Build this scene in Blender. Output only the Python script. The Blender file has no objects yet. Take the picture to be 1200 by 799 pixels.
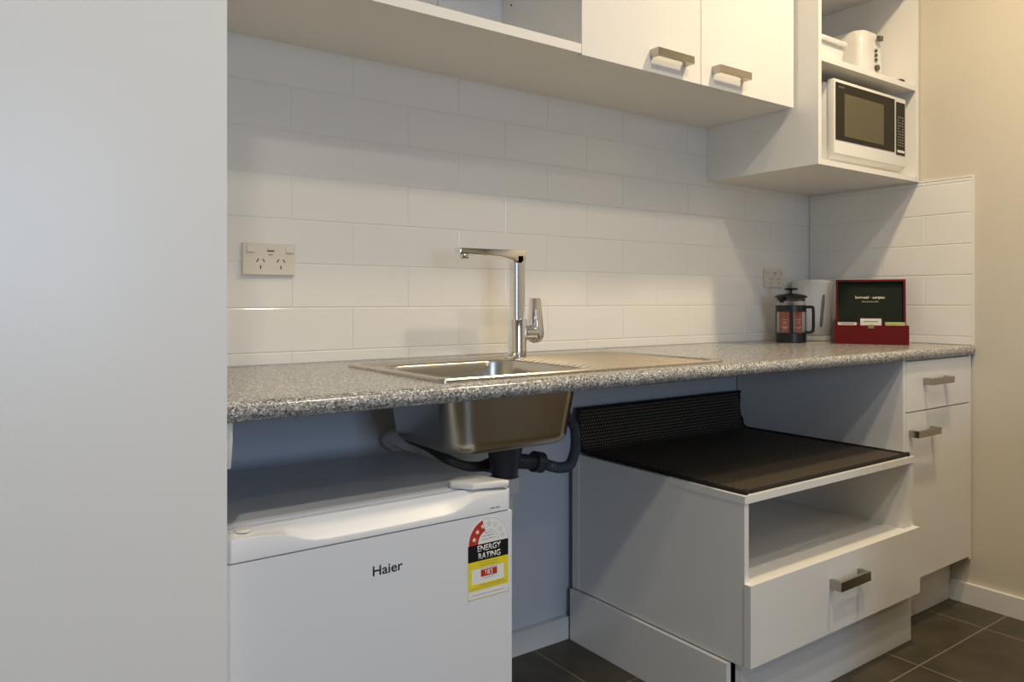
import bpy, bmesh, math, random
from mathutils import Vector, Matrix
random.seed(7)
sc = bpy.context.scene
COL = sc.collection
R = math.radians

# ------------------------------------------------------------------ camera
cam = bpy.data.cameras.new('camera'); camo = bpy.data.objects.new('camera', cam); COL.objects.link(camo)
camo.location = (-.6042, -1.7199, .9963)
camo.rotation_euler = (R(90), 0, -.6226)
cam.sensor_width = 36; cam.lens = 882.2/1200*36
cam.shift_y = (352.25-399.5)/1200
cam.clip_start = .02
sc.camera = camo
# ------------------------------------------------------------------ colour management, world
sc.view_settings.view_transform = 'Standard'; sc.view_settings.look = 'None'
sc.view_settings.gamma = 1; sc.view_settings.use_curve_mapping = False
sc.view_settings.exposure = .02
w = bpy.data.worlds.new('world'); sc.world = w; w.use_nodes = True
w.node_tree.nodes['Background'].inputs[0].default_value = (.62, .78, 1, 1)
w.node_tree.nodes['Background'].inputs[1].default_value = .8
CEIL = 2.65
W1, W2_, W3 = (1, .79, .50), (1, .86, .66), (1, .92, .80)
LAMPS = [(1.36, -1.02, 19, W1), (.62, -1.50, 12, W2_), (-.80, -1.95, 14, W3), (1.1, -2.9, 5, W2_)]
# daylight outside the window in the wall behind the camera
def area(name, loc, rot, sx, sy, power, color, spread=180):
    l = bpy.data.lights.new(name, 'AREA'); l.shape = 'RECTANGLE'; l.size = sx; l.size_y = sy
    l.energy = power; l.color = color; l.spread = R(spread)
    o = bpy.data.objects.new(name, l); COL.objects.link(o); o.location = loc; o.rotation_euler = rot
    return o
area('window_daylight', (-.5, -4.42, 1.35), (R(90), 0, 0), 1.2, 1.25, 44, (.50, .69, 1))

# ------------------------------------------------------------------ materials
MATS = {}
def mat(name, col, rough=.5, metal=0, spec=.5, bump=None, coat=0, trans=0, ior=1.45, alpha=1):
    m = bpy.data.materials.new(name); m.use_nodes = True
    nt = m.node_tree; b = nt.nodes['Principled BSDF']
    b.inputs['Base Color'].default_value = (*col, 1); b.inputs['Roughness'].default_value = rough
    b.inputs['Metallic'].default_value = metal; b.inputs['Specular IOR Level'].default_value = spec
    b.inputs['Coat Weight'].default_value = coat; b.inputs['Transmission Weight'].default_value = trans
    b.inputs['IOR'].default_value = ior; b.inputs['Coat Roughness'].default_value = .05
    if bump:
        sc_, st, dist = bump
        tc = nt.nodes.new('ShaderNodeTexCoord'); n = nt.nodes.new('ShaderNodeTexNoise'); n.inputs['Scale'].default_value = sc_
        n.inputs['Detail'].default_value = 2
        bp = nt.nodes.new('ShaderNodeBump'); bp.inputs['Strength'].default_value = st; bp.inputs['Distance'].default_value = dist
        nt.links.new(tc.outputs['Object'], n.inputs['Vector']); nt.links.new(n.outputs['Fac'], bp.inputs['Height'])
        nt.links.new(bp.outputs['Normal'], b.inputs['Normal'])
    MATS[name] = m
    return m
paint = mat('wall_paint', (.63, .58, .48), .5, bump=(160, .12, .002))
nibpaint = mat('satin_wall_paint', (.79, .78, .75), .3, bump=(260, .10, .001))
ceilp = mat('ceiling_paint', (.85, .84, .8), .7, bump=(150, .1, .002))
mela = mat('white_melamine', (.82, .80, .755), .16, bump=(300, .02, .0005))
melam = mat('white_melamine_matt', (.82, .80, .755), .35, bump=(300, .02, .0005))
tile = mat('white_glazed_tile', (.80, .78, .73), .09, bump=(9, .10, .004))
grout = mat('tile_grout', (.76, .74, .69), .85, bump=(500, .3, .001))
skirt = mat('skirting_paint', (.76, .75, .72), .3, bump=(200, .06, .001))
plastic = mat('white_plastic', (.78, .77, .73), .3, bump=(300, .03, .0005))
plasticw = mat('fridge_white_enamel', (.72, .74, .77), .33, bump=(420, .06, .0006))
blackp = mat('black_plastic', (.012, .013, .014), .35, bump=(300, .05, .0005))
hosep = mat('dark_grey_hose', (.075, .088, .105), .4, bump=(300, .05, .0005))
pipeb = mat('slate_black_plastic', (.035, .040, .046), .35, bump=(300, .05, .0005))
pipew = mat('pale_grey_pvc', (.55, .55, .53), .4, bump=(200, .05, .0005))
cream = mat('cream_plastic', (.72, .66, .55), .35, bump=(300, .03, .0005))
chrome = mat('chrome', (.82, .81, .79), .07, 1, bump=(40, .02, .001))
nickel = mat('brushed_nickel', (.44, .41, .36), .24, 1, bump=(600, .08, .0004))
glass = mat('clear_glass', (1, 1, 1), .02, trans=1, ior=1.45, bump=(10, .01, .0005))
darkglass = mat('smoked_black_glass', (.016, .013, .006), .12, spec=.25, bump=(50, .01, .0005))
mwwin = mat('microwave_window_mesh', (.10, .085, .045), .25, bump=(900, .3, .0005))
redwood = mat('red_lacquered_wood', (.12, .008, .008), .35, spec=.25)
greenfelt = mat('black_green_velvet', (.008, .014, .007), .9, bump=(800, .4, .001))
gold = mat('gilt_print', (.85, .75, .48), .35, .3, bump=(300, .03, .0005))
brass = mat('brass', (.75, .55, .22), .25, 1, bump=(300, .03, .0005))
inkblack = mat('black_ink', (.008, .008, .010), .4, bump=(300, .03, .0003))
inkred = mat('red_ink', (.50, .035, .02), .4, bump=(300, .03, .0003))
inkyel = mat('yellow_ink', (.80, .66, .03), .4, bump=(300, .03, .0003))
inkwhite = mat('white_label_paper', (.80, .80, .78), .4, bump=(300, .03, .0003))
inkgrey = mat('grey_ink', (.25, .25, .26), .4, bump=(300, .03, .0003))
orange = mat('orange_foil', (.72, .12, .02), .45, bump=(60, .3, .002))
smoke = mat('grey_gauge_window', (.20, .19, .165), .2, bump=(50, .02, .0003))
gaugem = mat('smoked_gauge', (.10, .095, .08), .15, bump=(50, .02, .0003))
slot = mat('socket_slot_black', (.02, .02, .02), .6, bump=(50, .02, .0003))
hembl = mat('black_hem', (.012, .010, .008), .8, bump=(700, .5, .001))

def nodes(m): return m.node_tree, m.node_tree.nodes['Principled BSDF']
# red lacquer grain
nt, b = nodes(redwood)
tc = nt.nodes.new('ShaderNodeTexCoord'); mp = nt.nodes.new('ShaderNodeMapping'); mp.inputs['Scale'].default_value = (6, 60, 60)
n = nt.nodes.new('ShaderNodeTexNoise'); n.inputs['Scale'].default_value = 3
r_ = nt.nodes.new('ShaderNodeValToRGB'); r_.color_ramp.elements[0].color = (.085, .005, .005, 1); r_.color_ramp.elements[1].color = (.15, .009, .008, 1)
nt.links.new(tc.outputs['Object'], mp.inputs[0]); nt.links.new(mp.outputs[0], n.inputs['Vector']); nt.links.new(n.outputs['Fac'], r_.inputs[0]); nt.links.new(r_.outputs[0], b.inputs['Base Color'])
# brushed steel
steel = mat('brushed_stainless_steel', (.60, .56, .49), .24, 1)
nt, b = nodes(steel)
tc = nt.nodes.new('ShaderNodeTexCoord'); mp = nt.nodes.new('ShaderNodeMapping'); mp.inputs['Scale'].default_value = (5, 5, 420)
n = nt.nodes.new('ShaderNodeTexNoise'); n.inputs['Scale'].default_value = 3; n.inputs['Detail'].default_value = 3
bp = nt.nodes.new('ShaderNodeBump'); bp.inputs['Strength'].default_value = .10; bp.inputs['Distance'].default_value = .001
nt.links.new(tc.outputs['Object'], mp.inputs[0]); nt.links.new(mp.outputs[0], n.inputs['Vector']); nt.links.new(n.outputs['Fac'], bp.inputs['Height']); nt.links.new(bp.outputs['Normal'], b.inputs['Normal'])
# speckled laminate
lam = mat('speckled_grey_laminate', (.4, .4, .4), .20)
nt, b = nodes(lam)
tc = nt.nodes.new('ShaderNodeTexCoord')
v = nt.nodes.new('ShaderNodeTexVoronoi'); v.inputs['Scale'].default_value = 340
sp = nt.nodes.new('ShaderNodeSeparateColor')
rp = nt.nodes.new('ShaderNodeValToRGB'); cr = rp.color_ramp; cr.interpolation = 'CONSTANT'
cr.elements[0].position = 0; cr.elements[0].color = (.06, .06, .062, 1)
cr.elements[1].position = .17; cr.elements[1].color = (.17, .167, .16, 1)
for p_, c_ in ((.40, (.30, .293, .278)), (.68, (.41, .40, .375)), (.87, (.85, .83, .78))):
    e = cr.elements.new(p_); e.color = (*c_, 1)
v2 = nt.nodes.new('ShaderNodeTexVoronoi'); v2.inputs['Scale'].default_value = 700
sp2 = nt.nodes.new('ShaderNodeSeparateColor'); mx = nt.nodes.new('ShaderNodeMath'); mx.operation = 'MULTIPLY_ADD'; mx.inputs[1].default_value = .35
m3 = nt.nodes.new('ShaderNodeMath'); m3.operation = 'MULTIPLY'; m3.inputs[1].default_value = .74
L = nt.links.new
L(tc.outputs['Object'], v.inputs['Vector']); L(tc.outputs['Object'], v2.inputs['Vector']); L(v.outputs['Color'], sp.inputs[0]); L(v2.outputs['Color'], sp2.inputs[0])
L(sp.outputs[0], m3.inputs[0]); L(sp2.outputs[1], mx.inputs[0]); L(m3.outputs[0], mx.inputs[2]); L(mx.outputs[0], rp.inputs[0]); L(rp.outputs[0], b.inputs['Base Color'])
# floor tiles
floorm = mat('charcoal_floor_tile', (.1, .09, .07), .38, spec=.35)
nt, b = nodes(floorm); L = nt.links.new
tc = nt.nodes.new('ShaderNodeTexCoord'); sx = nt.nodes.new('ShaderNodeSeparateXYZ'); L(tc.outputs['Object'], sx.inputs[0])
def M(op, a, bb, nt=nt):
    k = nt.nodes.new('ShaderNodeMath'); k.operation = op
    for i, q in enumerate((a, bb)):
        if q is None: continue
        if isinstance(q, (int, float)): k.inputs[i].default_value = q
        else: nt.links.new(q, k.inputs[i])
    return k.outputs[0]
def edge(o, off):
    f = M('FRACT', M('MULTIPLY', M('ADD', o, -off+20), 1/.4), None)
    return M('MULTIPLY', M('SUBTRACT', .5, M('ABSOLUTE', M('SUBTRACT', f, .5), None)), .4)   # distance to joint
d = M('MINIMUM', edge(sx.outputs[0], .698), edge(sx.outputs[1], -.698))
g = M('LESS_THAN', d, .0022)
n = nt.nodes.new('ShaderNodeTexNoise'); n.inputs['Scale'].default_value = 7; n.inputs['Detail'].default_value = 8; n.inputs['Roughness'].default_value = .65
L(tc.outputs['Object'], n.inputs['Vector'])
rp = nt.nodes.new('ShaderNodeValToRGB'); rp.color_ramp.elements[0].position = .3; rp.color_ramp.elements[0].color = (.036, .031, .021, 1)
rp.color_ramp.elements[1].position = .75; rp.color_ramp.elements[1].color = (.088, .073, .046, 1); L(n.outputs['Fac'], rp.inputs[0])
mixc = nt.nodes.new('ShaderNodeMix'); mixc.data_type = 'RGBA'; L(g, mixc.inputs[0]); L(rp.outputs[0], mixc.inputs[6]); mixc.inputs[7].default_value = (.20, .17, .12, 1)
L(mixc.outputs[2], b.inputs['Base Color'])
bp = nt.nodes.new('ShaderNodeBump'); bp.inputs['Strength'].default_value = .5; bp.inputs['Distance'].default_value = .002
L(M('ADD', M('MULTIPLY', n.outputs['Fac'], .15), M('SUBTRACT', 1, g)), bp.inputs['Height']); L(bp.outputs['Normal'], b.inputs['Normal'])
# woven mat (uv in metres)
matm = mat('woven_black_mat', (.03, .03, .03), .6)
nt, b = nodes(matm); L = nt.links.new
uv = nt.nodes.new('ShaderNodeTexCoord'); s2 = nt.nodes.new('ShaderNodeSeparateXYZ'); L(uv.outputs['UV'], s2.inputs[0])
def mm(op, a, bb=None): return M(op, a, bb, nt)
row = mm('FLOOR', mm('MULTIPLY', s2.outputs[1], 1/.0100))
odd = mm('MULTIPLY', mm('FRACT', mm('MULTIPLY', row, .5)), 1.0)
fu = mm('SUBTRACT', mm('FRACT', mm('ADD', mm('MULTIPLY', s2.outputs[0], 1/.0100), odd)), .5)
fv = mm('SUBTRACT', mm('FRACT', mm('MULTIPLY', s2.outputs[1], 1/.0100)), .5)
rr = mm('ADD', mm('POWER', mm('MULTIPLY', fu, 3.1), 2), mm('POWER', mm('MULTIPLY', fv, 2.6), 2))
dot = nt.nodes.new('ShaderNodeMapRange'); L(rr, dot.inputs[0]); dot.inputs[1].default_value = .35; dot.inputs[2].default_value = .95; dot.inputs[3].default_value = 1; dot.inputs[4].default_value = 0
mixc = nt.nodes.new('ShaderNodeMix'); mixc.data_type = 'RGBA'; L(dot.outputs[0], mixc.inputs[0])
mixc.inputs[6].default_value = (.003, .003, .003, 1); mixc.inputs[7].default_value = (.24, .185, .12, 1); L(mixc.outputs[2], b.inputs['Base Color'])
bp = nt.nodes.new('ShaderNodeBump'); bp.inputs['Strength'].default_value = .8; bp.inputs['Distance'].default_value = .002
L(dot.outputs[0], bp.inputs['Height']); L(bp.outputs['Normal'], b.inputs['Normal'])

# ------------------------------------------------------------------ helpers
ORG = {}
def tag(o, label=None, cat=None, group=None, kind=None):
    if label: o['label'] = label
    if cat: o['category'] = cat
    if group: o['group'] = group
    if kind: o['kind'] = kind
    return o
def thing(name, loc, label, cat, group=None, rz=0):
    o = bpy.data.objects.new(name, None); COL.objects.link(o); o.location = loc; o.rotation_euler = (0, 0, rz)
    o.empty_display_size = .05
    ORG[o.name] = Vector(loc) if rz == 0 else Vector((0, 0, 0))
    return tag(o, label, cat, group)
def obj(name, bm, m, parent=None, smooth=False, bevel=0, seg=2, origin=None):
    """world-space bmesh -> one mesh object; children of a thing are stored relative to its base"""
    if bevel:
        es = [e for e in bm.edges if len(e.link_faces) == 2 and e.calc_face_angle(0) > R(50)]
        bmesh.ops.bevel(bm, geom=es, offset=bevel, segments=seg, profile=.5, affect='EDGES', clamp_overlap=True)
    off = ORG[parent.name] if parent else Vector(origin or (0, 0, 0))
    for v_ in bm.verts: v_.co -= off
    me = bpy.data.meshes.new(name); bm.to_mesh(me); bm.free()
    for q in (m if isinstance(m, (list, tuple)) else [m]): me.materials.append(q)
    o = bpy.data.objects.new(name, me); COL.objects.link(o)
    if parent: o.parent = parent
    else: o.location = off
    ORG[o.name] = off
    if smooth or bevel:
        for p_ in me.polygons: p_.use_smooth = True
        try: me.set_sharp_from_angle(angle=R(35))
        except Exception: pass
    return o
def box(bm, x0, x1, y0, y1, z0, z1, mi=0):
    vs = [bm.verts.new((x, y, z)) for z in (z0, z1) for y in (y0, y1) for x in (x0, x1)]
    for f in ((0, 2, 3, 1), (4, 5, 7, 6), (0, 1, 5, 4), (2, 6, 7, 3), (0, 4, 6, 2), (1, 3, 7, 5)):
        bm.faces.new([vs[i] for i in f]).material_index = mi
    return vs
def B(*a):
    bm = bmesh.new(); box(bm, *a); return bm
def cyl(bm, c0, c1, r0, r1=None, n=32, cap=True):
    r1 = r0 if r1 is None else r1
    c0, c1 = Vector(c0), Vector(c1); ax = (c1-c0).normalized()
    u = ax.orthogonal().normalized(); v_ = ax.cross(u)
    A, Bq = [], []
    for i in range(n):
        t = 2*math.pi*i/n; d_ = u*math.cos(t)+v_*math.sin(t)
        A.append(bm.verts.new(c0+d_*r0)); Bq.append(bm.verts.new(c1+d_*r1))
    for i in range(n): bm.faces.new((A[i], A[(i+1) % n], Bq[(i+1) % n], Bq[i]))
    if cap: bm.faces.new(A[::-1]); bm.faces.new(Bq)
def lathe(bm, cx, cy, prof, n=48, cap=True):
    rings = []
    for r0, z in prof:
        rings.append([bm.verts.new((cx+r0*math.cos(2*math.pi*i/n), cy+r0*math.sin(2*math.pi*i/n), z)) for i in range(n)])
    for a, c in zip(rings, rings[1:]):
        for i in range(n): bm.faces.new((a[i], a[(i+1) % n], c[(i+1) % n], c[i]))
    if cap:
        bm.faces.new(rings[0][::-1]); bm.faces.new(rings[-1])
def tube(bm, pts, r, n=16, rfun=None):
    """smooth tube through points (Catmull-Rom)"""
    P_ = [Vector(p) for p in pts]; path = []
    for i in range(len(P_)-1):
        p0 = P_[max(i-1, 0)]; p1 = P_[i]; p2 = P_[i+1]; p3 = P_[min(i+2, len(P_)-1)]
        for k in range(24):
            t = k/24
            path.append(.5*((2*p1)+(p2-p0)*t+(2*p0-5*p1+4*p2-p3)*t*t+(3*p1-p0-3*p2+p3)*t**3))
    path.append(P_[-1])
    prev = None; ref = None; s = 0
    for i, p in enumerate(path):
        tg = (path[min(i+1, len(path)-1)]-path[max(i-1, 0)]).normalized()
        if ref is None: ref = tg.orthogonal().normalized()
        ref = (ref-tg*ref.dot(tg)).normalized(); bi = tg.cross(ref)
        if i: s += (p-path[i-1]).length
        rad = rfun(s) if rfun else r
        ring = [bm.verts.new(p+(ref*math.cos(2*math.pi*k/n)+bi*math.sin(2*math.pi*k/n))*rad) for k in range(n)]
        if prev:
            for k in range(n): bm.faces.new((prev[k], prev[(k+1) % n], ring[(k+1) % n], ring[k]))
        else: bm.faces.new(ring[::-1])
        prev = ring
    bm.faces.new(prev)
def prism(bm, pts, d0, d1, axis='x', mi=0):
    """polygon pts in the two other axes extruded from d0 to d1"""
    def P3(p, d_):
        if axis == 'x': return (d_, p[0], p[1])
        if axis == 'y': return (p[0], d_, p[1])
        return (p[0], p[1], d_)
    A = [bm.verts.new(P3(p, d0)) for p in pts]; C = [bm.verts.new(P3(p, d1)) for p in pts]
    n = len(pts); fs = [bm.faces.new(A[::-1]), bm.faces.new(C)]
    for i in range(n): fs.append(bm.faces.new((A[i], A[(i+1) % n], C[(i+1) % n], C[i])))
    for f in fs: f.material_index = mi
    bmesh.ops.recalc_face_normals(bm, faces=fs)
def rrect(x0, x1, y0, y1, r, n=10):
    out = []
    for cx, cy, a0 in ((x1-r, y1-r, 0), (x0+r, y1-r, 90), (x0+r, y0+r, 180), (x1-r, y0+r, 270)):
        for i in range(n+1):
            a = R(a0+90*i/n); out.append((cx+r*math.cos(a), cy+r*math.sin(a)))
    return out
def loft(bm, loops, cap0=False, cap1=True):
    rings = [[bm.verts.new(p) for p in lp] for lp in loops]
    n = len(rings[0])
    for a, c in zip(rings, rings[1:]):
        for i in range(n): bm.faces.new((a[i], a[(i+1) % n], c[(i+1) % n], c[i]))
    if cap0: bm.faces.new(rings[0][::-1])
    if cap1: bm.faces.new(rings[-1])
def text_obj(name, s, m, parent, x0, x1, z0, z1, y, bold=0, ext=.0002, spacing=1, shear=0):
    """lettering on a plane facing -Y, scaled to fill x0..x1, z0..z1"""
    cu = bpy.data.curves.new('lettering_source', 'FONT'); cu.body = s; cu.offset = bold; cu.space_character = spacing; cu.shear = shear
    cu.resolution_u = 3
    to = bpy.data.objects.new('lettering_source', cu); COL.objects.link(to)
    bpy.context.view_layer.update()
    me = bpy.data.meshes.new_from_object(to.evaluated_get(bpy.context.evaluated_depsgraph_get()))
    bpy.data.objects.remove(to); bpy.data.curves.remove(cu)
    xs = [v_.co.x for v_ in me.vertices]; ys = [v_.co.y for v_ in me.vertices]
    ax, bx, ay, by = min(xs), max(xs), min(ys), max(ys)
    bm = bmesh.new(); bm.from_mesh(me); bpy.data.meshes.remove(me)
    for v_ in bm.verts:
        v_.co = Vector((x0+(v_.co.x-ax)/(bx-ax)*(x1-x0), y, z0+(v_.co.y-ay)/(by-ay)*(z1-z0)))
    g_ = bmesh.ops.extrude_face_region(bm, geom=bm.faces[:])
    for q in g_['geom']:
        if isinstance(q, bmesh.types.BMVert): q.co.y -= ext
    return obj(name, bm, m, parent)
def struct(name, bm, m, **k):
    o = obj(name, bm, m, **k); o['kind'] = 'structure'; return o

# ------------------------------------------------------------------ the room
XR = 2.065; YF = -4.2; XL = -2.7
struct('floor', B(XL-.1, XR+.1, YF-.1, .1, -.05, 0), floorm)
struct('ceiling', B(XL-.1, XR+.1, YF-.1, .1, CEIL, CEIL+.05), ceilp)
Z0, H, W2 = .877, .1027, .1515
def tiled(name, back, u0, u1, zlo, ztop, joints_even, joints_odd, put):
    """bevelled ceramic tiles on a grout bed"""
    bm = bmesh.new()
    rows = [zlo]+[Z0+H*k for k in range(0, 9) if Z0+H*k < ztop-.004]+[ztop]
    for k, (za, zb) in enumerate(zip(rows, rows[1:])):
        js = [j for j in (joints_odd if k % 2 else joints_even) if u0+.004 < j < u1-.004]
        cells = [u0]+js+[u1]
        for a, c in zip(cells, cells[1:]):
            gq = .0009; e = .0016
            lo = [(a+gq, za+gq), (c-gq, za+gq), (c-gq, zb-gq), (a+gq, zb-gq)]
            hi = [(a+gq+e, za+gq+e), (c-gq-e, za+gq+e), (c-gq-e, zb-gq-e), (a+gq+e, zb-gq-e)]
            mid = [(a+gq+e*.3, za+gq+e*.3), (c-gq-e*.3, za+gq+e*.3), (c-gq-e*.3, zb-gq-e*.3), (a+gq+e*.3, zb-gq-e*.3)]
            V0 = [bm.verts.new(put(*p, .0015)) for p in lo]; V1 = [bm.verts.new(put(*p, .0005)) for p in mid]; V2 = [bm.verts.new(put(*p, 0)) for p in hi]
            fs = []
            for P0, P1 in ((V0, V1), (V1, V2)):
                for i in range(4): fs.append(bm.faces.new((P0[i], P0[(i+1) % 4], P1[(i+1) % 4], P1[i])))
            top = bm.faces.new(V2); fs.append(top)
            for f in fs: f.material_index = 2; f.smooth = False
    return bm
# back wall: plaster, grout bed and tiles in one mesh. row -1 (cut row above the worktop) has the joints of the even numbers
bm = tiled('wall_back', 0, -.312, XR, .849, 1.66, [k*W2 for k in range(-2, 16, 2)], [k*W2 for k in range(-3, 16, 2)], lambda u, z, d: (u, d, z))
bmesh.ops.recalc_face_normals(bm, faces=bm.faces[:])
for f in bm.faces:
    if f.normal.y > 0: f.normal_flip()
box(bm, XL-.1, XR+.1, .0012, .012, 0.84, 1.66, 1)
box(bm, XL-.1, XR+.1, .006, .1, 0, CEIL, 0)
struct('wall_back', bm, [mat('off_white_wall_paint', (.64, .65, .68), .5, bump=(160, .12, .002)), grout, tile])
YE = -.5974
bm = tiled('wall_right', 0, YE+.008, 0, .849, 1.3905, [-.4409+.0], [-.4409, -.1404], lambda u, z, d: (XR+d, u, z)) if False else None
def rwall():
    bm = tiled('w', 0, YE+.006, 0, .849, 1.4035, [-.4409, -.1404], [-.2927], lambda u, z, d: (XR+d, u, z))
    # cut row (index 0) shares the joints of row 2, as on the back wall
    bmesh.ops.recalc_face_normals(bm, faces=bm.faces[:])
    for f in bm.faces:
        if f.normal.x > 0: f.normal_flip()
    box(bm, XR+.0012, XR+.006, YE, .0, .845, 1.4035, 1)
    box(bm, XR-.0008, XR+.004, YE-.001, YE+.0055, .849, 1.4085, 2)      # edge bead
    box(bm, XR-.0008, XR+.004, YE+.0055, 0, 1.4040, 1.4085, 2)
    box(bm, XR+.004, XR+.1, YF, .1, 0, CEIL, 0)
    return bm
struct('wall_right', rwall(), [paint, grout, tile])
struct('wall_left', B(XL-.1, -.312, -.625, .006, 0, CEIL), nibpaint, bevel=.002)
struct('wall_side', B(XL-.1, XL, YF-.1, -.625, 0, CEIL), paint)
bm = bmesh.new(); wx0, wx1, wz0, wz1 = -1.05, .05, .75, 1.95
box(bm, XL, wx0, YF-.1, YF, 0, CEIL); box(bm, wx1, XR+.004, YF-.1, YF, 0, CEIL)
box(bm, wx0, wx1, YF-.1, YF, 0, wz0); box(bm, wx0, wx1, YF-.1, YF, wz1, CEIL)
struct('wall_front', bm, paint)
bm = bmesh.new()
for a, c in ((wx0, wx0+.05), ((wx0+wx1)/2-.025, (wx0+wx1)/2+.025), (wx1-.05, wx1)): box(bm, a, c, YF-.07, YF-.02, wz0, wz1)
box(bm, wx0, wx1, YF-.07, YF-.02, wz0, wz0+.05); box(bm, wx0, wx1, YF-.07, YF-.02, wz1-.05, wz1)
struct('window_1', bm, skirt)
# skirtings
def sk(x0, x1, y0, y1):
    return B(x0, x1, y0, y1, 0, .066)
struct('baseboard_back', sk(-.312, .826, -.014, .006), skirt, bevel=.003)
struct('baseboard_right', sk(XR-.011, XR+.004, -4.2, -.525), skirt, bevel=.003)
struct('baseboard_left', B(XL, -.315, -.638, -.625, 0, .066), skirt, bevel=.003) if False else None

# ceiling downlights (the lamp's own light is built with it)
for i, (lx, ly, pw, WARM) in enumerate(LAMPS):
    t = thing('ceiling_downlight', (lx, ly, CEIL), ['recessed round ceiling downlight above the right end of the worktop', 'recessed round ceiling downlight above the sink',
        'recessed round ceiling downlight in the far left of the room', 'recessed round ceiling downlight by the wall behind the camera'][i], 'ceiling light', 'ceiling downlights')
    bm = bmesh.new(); lathe(bm, lx, ly, [(.068, CEIL), (.085, CEIL), (.085, CEIL-.004), (.070, CEIL-.008), (.067, CEIL-.002)], cap=False)
    obj('trim_ring', bm, plastic, t, smooth=True)
    l = bpy.data.lights.new('downlight', 'AREA'); l.shape = 'DISK'; l.size = .13; l.energy = pw; l.color = WARM; l.spread = R(150)
    lo = bpy.data.objects.new('lamp', l); COL.objects.link(lo); lo.parent = t; lo.location = (0, 0, -.010)

# unseen chest outside the frame, added to shade the low right corner from the window
timber = mat('pale_brown_timber', (.30, .25, .18), .4, bump=(60, .1, .001))
t = thing('added_shading_chest', (1.55, -1.52, 0), 'unseen pale brown timber chest of drawers added by the right wall to shade the low corner', 'chest of drawers')
obj('carcass', B(1.03, 2.05, -1.76, -1.25, .05, .72), timber, t, bevel=.003)
obj('top', B(1.02, 2.052, -1.77, -1.24, .7203, .742), timber, t, bevel=.003)
for zz in (.08, .29, .50):
    dq = obj('drawer', B(1.045, 2.035, -1.775, -1.7603, zz, zz+.195), timber, t, bevel=.002)
    for xx in (1.3, 1.78):
        bm = bmesh.new(); cyl(bm, (xx, -1.80, zz+.10), (xx, -1.7752, zz+.10), .014, .010, 20); obj('knob', bm, nickel, dq, smooth=True)
for xx in (1.07, 2.01):
    for yy in (-1.72, -1.29): 
        bm = bmesh.new(); cyl(bm, (xx, yy, .0003), (xx, yy, .0498), .016, .022, 20); obj('leg', bm, timber, t, smooth=True)
# ------------------------------------------------------------------ worktop
ZT, ZB, YW = .849, .818, -.603
t_wt = None
bm = bmesh.new()
r = (ZT-ZB)/2; prof = []
for i in range(17):
    a = R(90+180*i/16); prof.append((YW+r+r*math.cos(a), (ZT+ZB)/2+r*math.sin(a)))
prism(bm, [(-.525, ZT)]+prof+[(-.525, ZB)], -.312, XR-.0015, 'x')
box(bm, -.312, XR-.0015, -.165, -.0005, ZB, ZT)
box(bm, -.312, .118, -.525, -.165, ZB, ZT)
box(bm, .482, XR-.0015, -.525, -.165, ZB, ZT)
wt = obj('worktop', bm, lam, smooth=True)
tag(wt, 'long speckled grey laminate worktop with rounded front edge', 'worktop')

# ------------------------------------------------------------------ sink
t = thing('kitchen_sink', (.47, -.344, ZT), 'stainless steel single-bowl inset sink with ribbed drainer set in the worktop', 'sink')
sx0, sx1, sy0, sy1 = .077, .862, -.553, -.135
bx0, bx1, by0, by1 = .125, .470, -.508, -.188
def lp(x0, x1, y0, y1, r, z): return [(x, y, z) for x, y in rrect(x0, x1, y0, y1, r)]
bm = bmesh.new()
loops = [lp(sx0, sx1, sy0, sy1, .014, ZT+.0003), lp(sx0, sx1, sy0, sy1, .014, ZT+.004), lp(sx0+.002, sx1-.002, sy0+.002, sy1-.002, .013, ZT+.0065),
         lp(sx0+.013, sx1-.013, sy0+.013, sy1-.013, .03, ZT+.006), lp(sx0+.020, sx1-.020, sy0+.020, sy1-.020, .03, ZT+.002),
         lp(sx0+.026, sx1-.026, sy0+.026, sy1-.026, .03, ZT+.0012)]
loft(bm, loops, False, False)
# deck between inner rim and bowl opening
a_ = loops[-1]; o_ = lp(bx0-.004, bx1+.004, by0-.004, by1+.004, .062, ZT+.0012)
loft(bm, [a_, o_], False, False)
obj('rim', bm, steel, t, smooth=True)
bm = bmesh.new()
bl = [lp(bx0-.004, bx1+.004, by0-.004, by1+.004, .062, ZT+.0012), lp(bx0, bx1, by0, by1, .06, ZT-.003), lp(bx0+.003, bx1-.003, by0+.003, by1-.003, .058, ZT-.02)]
for k in range(1, 7):
    q = k/6; ins = .003+.014*q; bl.append(lp(bx0+ins, bx1-ins, by0+ins, by1-ins, .058, ZT-.02-.108*q))
for k in range(1, 8):
    a = R(90*k/7); ins = .017+.030*(1-math.cos(a)); bl.append(lp(bx0+ins, bx1-ins, by0+ins, by1-ins, max(.058-.030*(1-math.cos(a)), .02), ZT-.128-.030*math.sin(a)))
bl.append(lp(.34, .42, -.36, -.28, .0399, ZT-.1605))
loft(bm, bl, False, True)
bo = obj('bowl', bm, steel, t, smooth=True)
sm = bo.modifiers.new('thickness', 'SOLIDIFY'); sm.thickness = .001; sm.offset = 1
bm = bmesh.new(); lathe(bm, .38, -.32, [(.04, ZT-.159), (.04, ZT-.1565), (.034, ZT-.1565), (.028, ZT-.1585)])
obj('waste_strainer', bm, chrome, t, smooth=True)
bm = bmesh.new()
for k in range(15):
    y = -.51+k*.0245
    prism(bm, [(y-.0075, ZT+.0008), (y-.0035, ZT+.0052), (y+.0035, ZT+.0052), (y+.0075, ZT+.0008)], .475, .835, 'x')
for v_ in bm.verts:
    if v_.co.z > ZT+.002: v_.co.x += .022 if v_.co.x < .6 else -.012
obj('drainer_ribs', bm, steel, t, smooth=True)

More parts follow.
